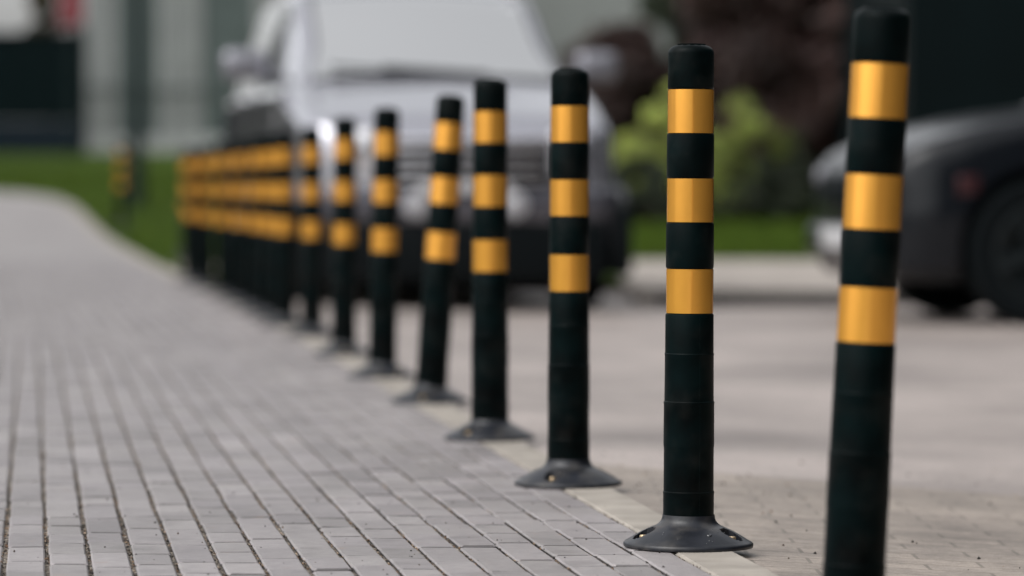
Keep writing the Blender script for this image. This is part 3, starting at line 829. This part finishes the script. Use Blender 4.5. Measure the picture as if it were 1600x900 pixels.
# clad hall on the left
Dw = 68.0; zb = zt(Dw) - .05
bd = thing('clad_building', 'grey building with alternating pale and grey-green upright cladding beyond the left lawn', 'building', (X(135, Dw), Dw, zb))
Wd = (560 - 135) * Dw / 6000
bm = bmesh.new(); add_box(bm, (Wd / 2, 6, 4.2), (Wd, 12, 8.4)); bm_obj('wall', bm, M['panel_dark'], bd)
bm = bmesh.new(); add_box(bm, (Wd / 2, 6, 8.5), (Wd + .4, 12.4, .2), bevel=.03); bm_obj('roof', bm, M['panel_dark'], bd)
def ribbed(name, x0, x1, z0, z1, m, depth=.05):
    bm = bmesh.new(); n = max(2, round((x1 - x0) / .14)); w_ = (x1 - x0) / n
    V_ = []
    for i in range(n):
        a = x0 + i * w_
        for (xx, yy) in ((a, 0), (a + w_ * .35, 0), (a + w_ * .5, -depth), (a + w_ * .85, -depth)): V_.append((xx, yy))
    V_.append((x1, 0))
    lo = [bm.verts.new((a, b - .06, z0)) for a, b in V_]; hi = [bm.verts.new((a, b - .06, z1)) for a, b in V_]
    for i in range(len(lo) - 1): bm.faces.new((lo[i], lo[i + 1], hi[i + 1], hi[i]))
    return bm_obj(name, bm, m, bd)
xp = lambda px: (px - 135) * Dw / 6000
for a, b, m in ((138, 186, 'panel_light'), (248, 318, 'panel_light'), (400, 470, 'panel_light')):
    ribbed('cladding_panel', xp(a), xp(b), .30, 8.2, M[m])
for a, b in ((188, 246), (320, 398), (472, 558)):
    ribbed('cladding_panel', xp(a), xp(b), .30, 8.2, M['panel_dark'], .03)
bm = bmesh.new(); add_box(bm, (Wd / 2, -.08, .15), (Wd, .16, .30), bevel=.01); bm_obj('plinth', bm, M['plinth'], bd)
bm = bmesh.new(); add_box(bm, (Wd / 2, -.14, 1.14), (Wd, .03, .04)); bm_obj('rail_trim', bm, M['panel_dark'], bd)
# dark gate on the far left
gt = thing('gate', 'dark teal solid gate at the far left beside the clad building', 'gate', (X(131, 66) - 6.0, 66, zt(66) - .03))
bm = bmesh.new(); add_box(bm, (3.0, 0, 1.34), (6.0, .08, 1.50), bevel=.01); bm_obj('gate_panel', bm, M['darkgate'], gt)
bm = bmesh.new(); add_box(bm, (3.0, -.01, .30), (6.0, .10, .54), bevel=.01); bm_obj('gate_skirt', bm, M['darkblue'], gt)
bm = bmesh.new()
for i in range(13): add_box(bm, (.25 + i * .46, -.06, 1.34), (.05, .04, 1.46))
add_box(bm, (3, -.055, 2.09), (6.0, .05, .06)); bm_obj('gate_ribs', bm, M['darkgate'], gt)
for xx in (.04, 5.96): bm = bmesh.new(); add_box(bm, (xx, .12, 1.1), (.14, .14, 2.3), bevel=.01); bm_obj('gate_post', bm, M['darkgate'], gt)
# pale building behind the silver car
pb = thing('pale_building', 'pale grey rendered building behind the silver car', 'building', (X(620, 80), 84, zt(84) - .1))
bm = bmesh.new(); add_box(bm, (4.0, 5, 4.5), (9.5, 10, 9)); bm_obj('wall', bm, M['palewall'], pb)
bm = bmesh.new(); add_box(bm, (4.0, 5, 9.1), (9.9, 10.4, .2)); bm_obj('roof', bm, M['panel_dark'], pb)
# dark building on the right, running towards the camera past the frame
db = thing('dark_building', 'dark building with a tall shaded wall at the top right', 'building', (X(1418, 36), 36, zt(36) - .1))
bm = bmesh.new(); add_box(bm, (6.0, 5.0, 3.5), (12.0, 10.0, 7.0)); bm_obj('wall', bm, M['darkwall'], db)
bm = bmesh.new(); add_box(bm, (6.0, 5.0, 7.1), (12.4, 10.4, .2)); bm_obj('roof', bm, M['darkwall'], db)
for i in range(4):
    bm = bmesh.new(); add_box(bm, (1.8 + i * 2.6, -.02, 3.6), (1.5, .06, 1.7), bevel=.01); f_ = bm_obj('window', bm, M['pole'], db)
    bm = bmesh.new(); add_box(bm, (1.8 + i * 2.6, -.06, 3.6), (1.36, .02, 1.56)); bm_obj('pane', bm, M['darkgate'], f_)
wb = thing('added_rear_block', 'unseen dark block added behind the camera to darken reflections in the orange bands', 'building', (3.2, -12, -.15))  # added out of view so the orange bands mirror dark on their right
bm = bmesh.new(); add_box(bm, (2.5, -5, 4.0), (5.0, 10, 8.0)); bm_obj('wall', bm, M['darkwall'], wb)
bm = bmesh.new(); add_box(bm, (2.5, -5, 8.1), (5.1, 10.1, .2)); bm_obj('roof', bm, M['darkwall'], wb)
sb = thing('added_side_block', 'unseen long dark block added on the right to darken reflections and light', 'building', (8.5, -25, -.15))  # unseen, added right of the frame to darken reflections and the road
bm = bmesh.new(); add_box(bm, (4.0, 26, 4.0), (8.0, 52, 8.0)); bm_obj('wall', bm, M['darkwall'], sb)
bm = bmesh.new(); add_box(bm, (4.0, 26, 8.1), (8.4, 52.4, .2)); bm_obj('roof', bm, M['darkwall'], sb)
# lamp pole
D = 43.0
lp = thing('lamp_pole', 'slim dark green lamp pole standing on the left lawn', 'lamp pole', (X(215, D), D, zt(D) - .02))
bm = bmesh.new(); add_lathe(bm, [(.085, 0), (.085, .9), (.075, .95), (.062, 5.4)], 20, close_top=True); bm_obj('pole', bm, M['pole'], lp, smooth=True)
bm = bmesh.new(); add_lathe(bm, [(.14, 0), (.14, .02), (.09, .03), (.09, .06)], 20); bm_obj('base_plate', bm, M['pole'], lp, smooth=True)
bm = bmesh.new(); add_lathe(bm, [(.05, 5.35), (.24, 5.42), (.24, 5.48), (.05, 5.60)], 24, close_top=True, close_bot=True); bm_obj('lamp_head', bm, M['pole'], lp, smooth=True)
# red round sign
D = 62
sg = thing('red_sign', 'blurred dull red sign at the top left above the dark gate', 'sign', (X(113, D), D, zt(D)))
bm = bmesh.new(); add_lathe(bm, [(.03, 0), (.03, 3.9)], 12, close_top=True); bm_obj('sign_post', bm, M['pole'], sg)
zc = CAM_H + (296 - 14) * D / 6000 - zt(D)
bm = bmesh.new(); add_box(bm, (0, -.05, zc), (.40, .02, .66), bevel=.008); bm_obj('sign_board', bm, M['signred'], sg)

# ================================================================ TREES AND SHRUBS
def crown_mesh(parent, name, m, clumps, leaf, n, rnd):
    V, F, T = [], [], []
    for (cx, cy, cz, r, dens) in clumps:
        tn0 = rnd.uniform(.7, 1.35)
        for _ in range(int(n * dens)):
            while True:
                p = Vector((rnd.uniform(-1, 1), rnd.uniform(-1, 1), rnd.uniform(-1, 1)))
                if .25 < p.length < 1: break
            p = p * (r * (1 + rnd.gauss(0, .12)))
            q = Vector((cx, cy, cz)) + Vector((p.x, p.y, p.z * .85))
            if q.z < .02: continue
            a = Vector((rnd.gauss(0, 1), rnd.gauss(0, 1), rnd.gauss(0, 1))).normalized(); b = a.orthogonal().normalized()
            c2 = a.cross(b); l = leaf * rnd.uniform(.6, 1.4)
            k = len(V)
            V += [tuple(q - b * l), tuple(q + c2 * l * .42 + a * l * .1), tuple(q + b * l), tuple(q - c2 * l * .42 + a * l * .1)]
            F.append((k, k + 1, k + 2, k + 3)); t_ = tn0 * rnd.uniform(.65, 1.4); T.append((t_ * rnd.uniform(.9, 1.15), t_, t_ * rnd.uniform(.8, 1.1)))
    return link_mesh(name, V, F, m, parent, tones=T)
def limb(bm, pts, rs, n=8):
    prev = None
    for i, (p, r) in enumerate(zip(pts, rs)):
        d = (pts[min(i + 1, len(pts) - 1)] - pts[max(0, i - 1)]).normalized(); u = d.orthogonal().normalized(); v = d.cross(u)
        ring = [bm.verts.new(p + u * r * math.cos(2 * math.pi * k / n) + v * r * math.sin(2 * math.pi * k / n)) for k in range(n)]
        if prev:
            for k in range(n): bm.faces.new((prev[k], prev[(k + 1) % n], ring[(k + 1) % n], ring[k]))
        prev = ring
def tree(name, label, cat, x, D, h, spread, m, seed, trunk_h=.9, leaf=.07, n=900, group=None, nclump=22, zoff=.0, gap=.0):
    rnd = random.Random(seed); t = thing(name, label, cat, (x, D, zt(D) + zoff), 0, group)
    bm = bmesh.new(); cl = []
    limb(bm, [Vector((0, 0, -.1)), Vector((.03, 0, trunk_h * .5)), Vector((0, .05, trunk_h)), Vector((.05, .0, h * .7))], [.13, .10, .085, .03])
    for k in range(nclump):
        z = trunk_h + (h - trunk_h) * (k + .5) / nclump
        prof = math.sin(math.pi * min(1, (.15 + .8 * (z - trunk_h) / (h - trunk_h)))) ** .6
        a = k * 2.4 + rnd.uniform(-.5, .5); rr = spread * prof * rnd.uniform(.25, .8)
        c = Vector((math.cos(a) * rr, math.sin(a) * rr, z)); cr_ = spread * rnd.uniform(.28, .48)
        cl.append((c.x, c.y, c.z, cr_, 1))
        s0 = Vector((0, 0, max(trunk_h * .6, z - .5)));
        limb(bm, [s0, (s0 + c) / 2 + Vector((0, 0, .08)), c], [.035, .02, .008], 5)
    bm_obj('trunk', bm, M['bark'], t, smooth=True)
    crown_mesh(t, 'crown', m, cl, leaf, n, rnd)
    return t
def shrub(label, x, D, h, wd, m, seed, leaf=.035, n=700, zoff=.0, group='shrubs along the right lawn'):
    rnd = random.Random(seed); t = thing('shrub', label, 'shrub', (x, D, zt(D) + zoff), 0, group); cl = []; bm = bmesh.new()
    for k in range(40):
        a = k * 2.4 + rnd.uniform(-.6, .6); rr = wd * .62 * rnd.random() ** .6; z = h * (1 - .75 * (rr / (wd * .62)) ** 2) * rnd.uniform(.25, 1.05)
        c = Vector((math.cos(a) * rr, math.sin(a) * rr, z)); cl.append((c.x, c.y, c.z, wd * rnd.uniform(.07, .19), rnd.uniform(.15, .5)))
        limb(bm, [Vector((rnd.gauss(0, .04), rnd.gauss(0, .04), -.05)), c * .5, c], [.012, .008, .003], 5)
    bm_obj('stems', bm, M['bark'], t)
    crown_mesh(t, 'foliage', m, cl, leaf, n, rnd)
    return t
G1 = 'dark trees behind the right lawn'
tree('plum_tree', 'purple-brown leaved tree right of the silver car', 'tree', X(975, 45), 45, 1.85, .75, M['leaf_plum'], 1, .5, .06, 700, G1)
tree('plum_tree', 'dark brown leaved tree directly behind the sharp bollard', 'tree', X(1165, 44.5), 44.5, 4.4, 1.0, M['leaf_plum'], 2, .5, .07, 1100, G1, 26)
tree('plum_tree', 'dark brown leaved tree between the sharp and the nearest bollard', 'tree', X(1262, 44), 44, 4.6, 1.15, M['leaf_plum'], 3, .4, .07, 1100, G1, 26)
tree('plum_tree', 'dark tree behind the nearest bollard\'s top', 'tree', X(1385, 46), 46, 4.8, 1.2, M['leaf_plum'], 4, .4, .07, 1100, G1, 26)
tree('evergreen_tree', 'dark green tree showing above the sharp bollard', 'tree', X(1120, 49), 49, 4.8, .85, M['leaf_dark'], 5, .3, .08, 1300, G1, 28)
tree('evergreen_tree', 'dark green tree at the back between the plum trees', 'tree', X(1225, 50), 50, 5.2, 1.3, M['leaf_dark'], 6, .2, .08, 1500, G1, 30)
tree('evergreen_tree', 'dark green tree at the back right behind the brown ones', 'tree', X(1345, 50), 50, 5.2, 1.5, M['leaf_dark'], 7, .2, .08, 1500, G1, 30)
shrub('bright lime shrub between the silver car and the sharp bollard', X(1028, 40.5), 40.5, 1.50, .85, M['leaf_lime'], 21)
shrub('yellow-green shrub right of the sharp bollard', X(1160, 41), 41, 1.15, .95, M['leaf_green'], 22)
shrub('dark green low shrub at the front left of the lime one', X(1000, 39.5), 39.5, .62, .8, M['leaf_dark'], 25)
shrub('dark green low shrub in front of the yellow-green one', X(1185, 40), 40, .55, .9, M['leaf_dark'], 26)
shrub('yellow-green low shrub directly behind the sharp bollard', X(1090, 40.2), 40.2, 1.05, .8, M['leaf_green'], 23)
shrub('dark green low shrub at the foot of the brown trees, farthest right', X(1235, 41), 41, .75, 1.0, M['leaf_dark'], 24)
tree('brown_tree', 'brown autumn-toned tree behind the gate at the top left', 'tree', X(80, 74), 74, 4.8, .55, M['leaf_brown'], 31, 1.2, .09, 500, None, 16)

# greenery added out of view on the left so the car flank mirrors dark
rnd = random.Random(77); t = thing('added_hedge', 'added unseen greenery left of the footpath that darkens the car flank', 'added_hedge', (-9.5, 6, 0))
cl = []
for i in range(30):
    for z in (.45, 1.2, 1.95, 2.6): cl.append((rnd.uniform(-.25, .25), i * 1.15, z, .78, 1))
crown_mesh(t, 'foliage', M['leaf_dark'], cl, .10, 130, rnd)
bm = bmesh.new()
for i in range(30): limb(bm, [Vector((0, i * 1.15, -.1)), Vector((.03, i * 1.15, .8)), Vector((0, i * 1.15, 2.2))], [.05, .04, .02], 6)
bm_obj('stems', bm, M['bark'], t)

for i, (x, D_, h_) in enumerate(((-11.5, 57, 5.5), (-14.5, 56, 6.2), (-17.5, 57, 5.8), (-20.5, 55, 6.5))):  # unseen trees added for the silver flank to mirror as dark
    tree('evergreen_tree', 'added unseen dark tree left of the gate, %s from the path' % ['nearest', 'second', 'third', 'farthest'][i], 'tree', x, D_, h_, 1.7, M['leaf_dark'], 60 + i, .2, .12, 700, 'unseen trees added to darken the car flank', 24)
# rain drops left on the foot of the sharp bollard
for o in C.objects:
    if o.type == 'EMPTY' and str(o.get('label', '')).startswith('sharp black'):
        foot = [c for c in o.children if c.name.startswith('foot')][0]
        dm = mat('water', (.02, .022, .026), .03, spec=1.0)
        rnd = random.Random(4)
        for az, rr, sz in ((-128, .072, .0016), (-126, .078, .0011), (-66, .078, .0046), (-70, .092, .0018), (-67, .094, .0014), (-74, .098, .0012), (-48, .070, .0014), (-44, .066, .0012), (-52, .062, .0011), (-38, .074, .0013), (-104, .088, .0010)):
            a = R(az); t_ = (.104 - rr) / .049; z = .0112 + .0255 * t_ + .0015 * math.sin(math.pi * t_)
            bm = bmesh.new(); bmesh.ops.create_uvsphere(bm, u_segments=12, v_segments=8, radius=sz)
            bmesh.ops.scale(bm, vec=(1, 1, .45), verts=bm.verts)
            bmesh.ops.transform(bm, matrix=Matrix.Translation((rr * math.cos(a), rr * math.sin(a), z)) @ Matrix.Rotation(a, 4, 'Z') @ Matrix.Rotation(R(28), 4, 'Y'), verts=bm.verts)
            bm_obj('water_drop', bm, dm, foot, smooth=True)
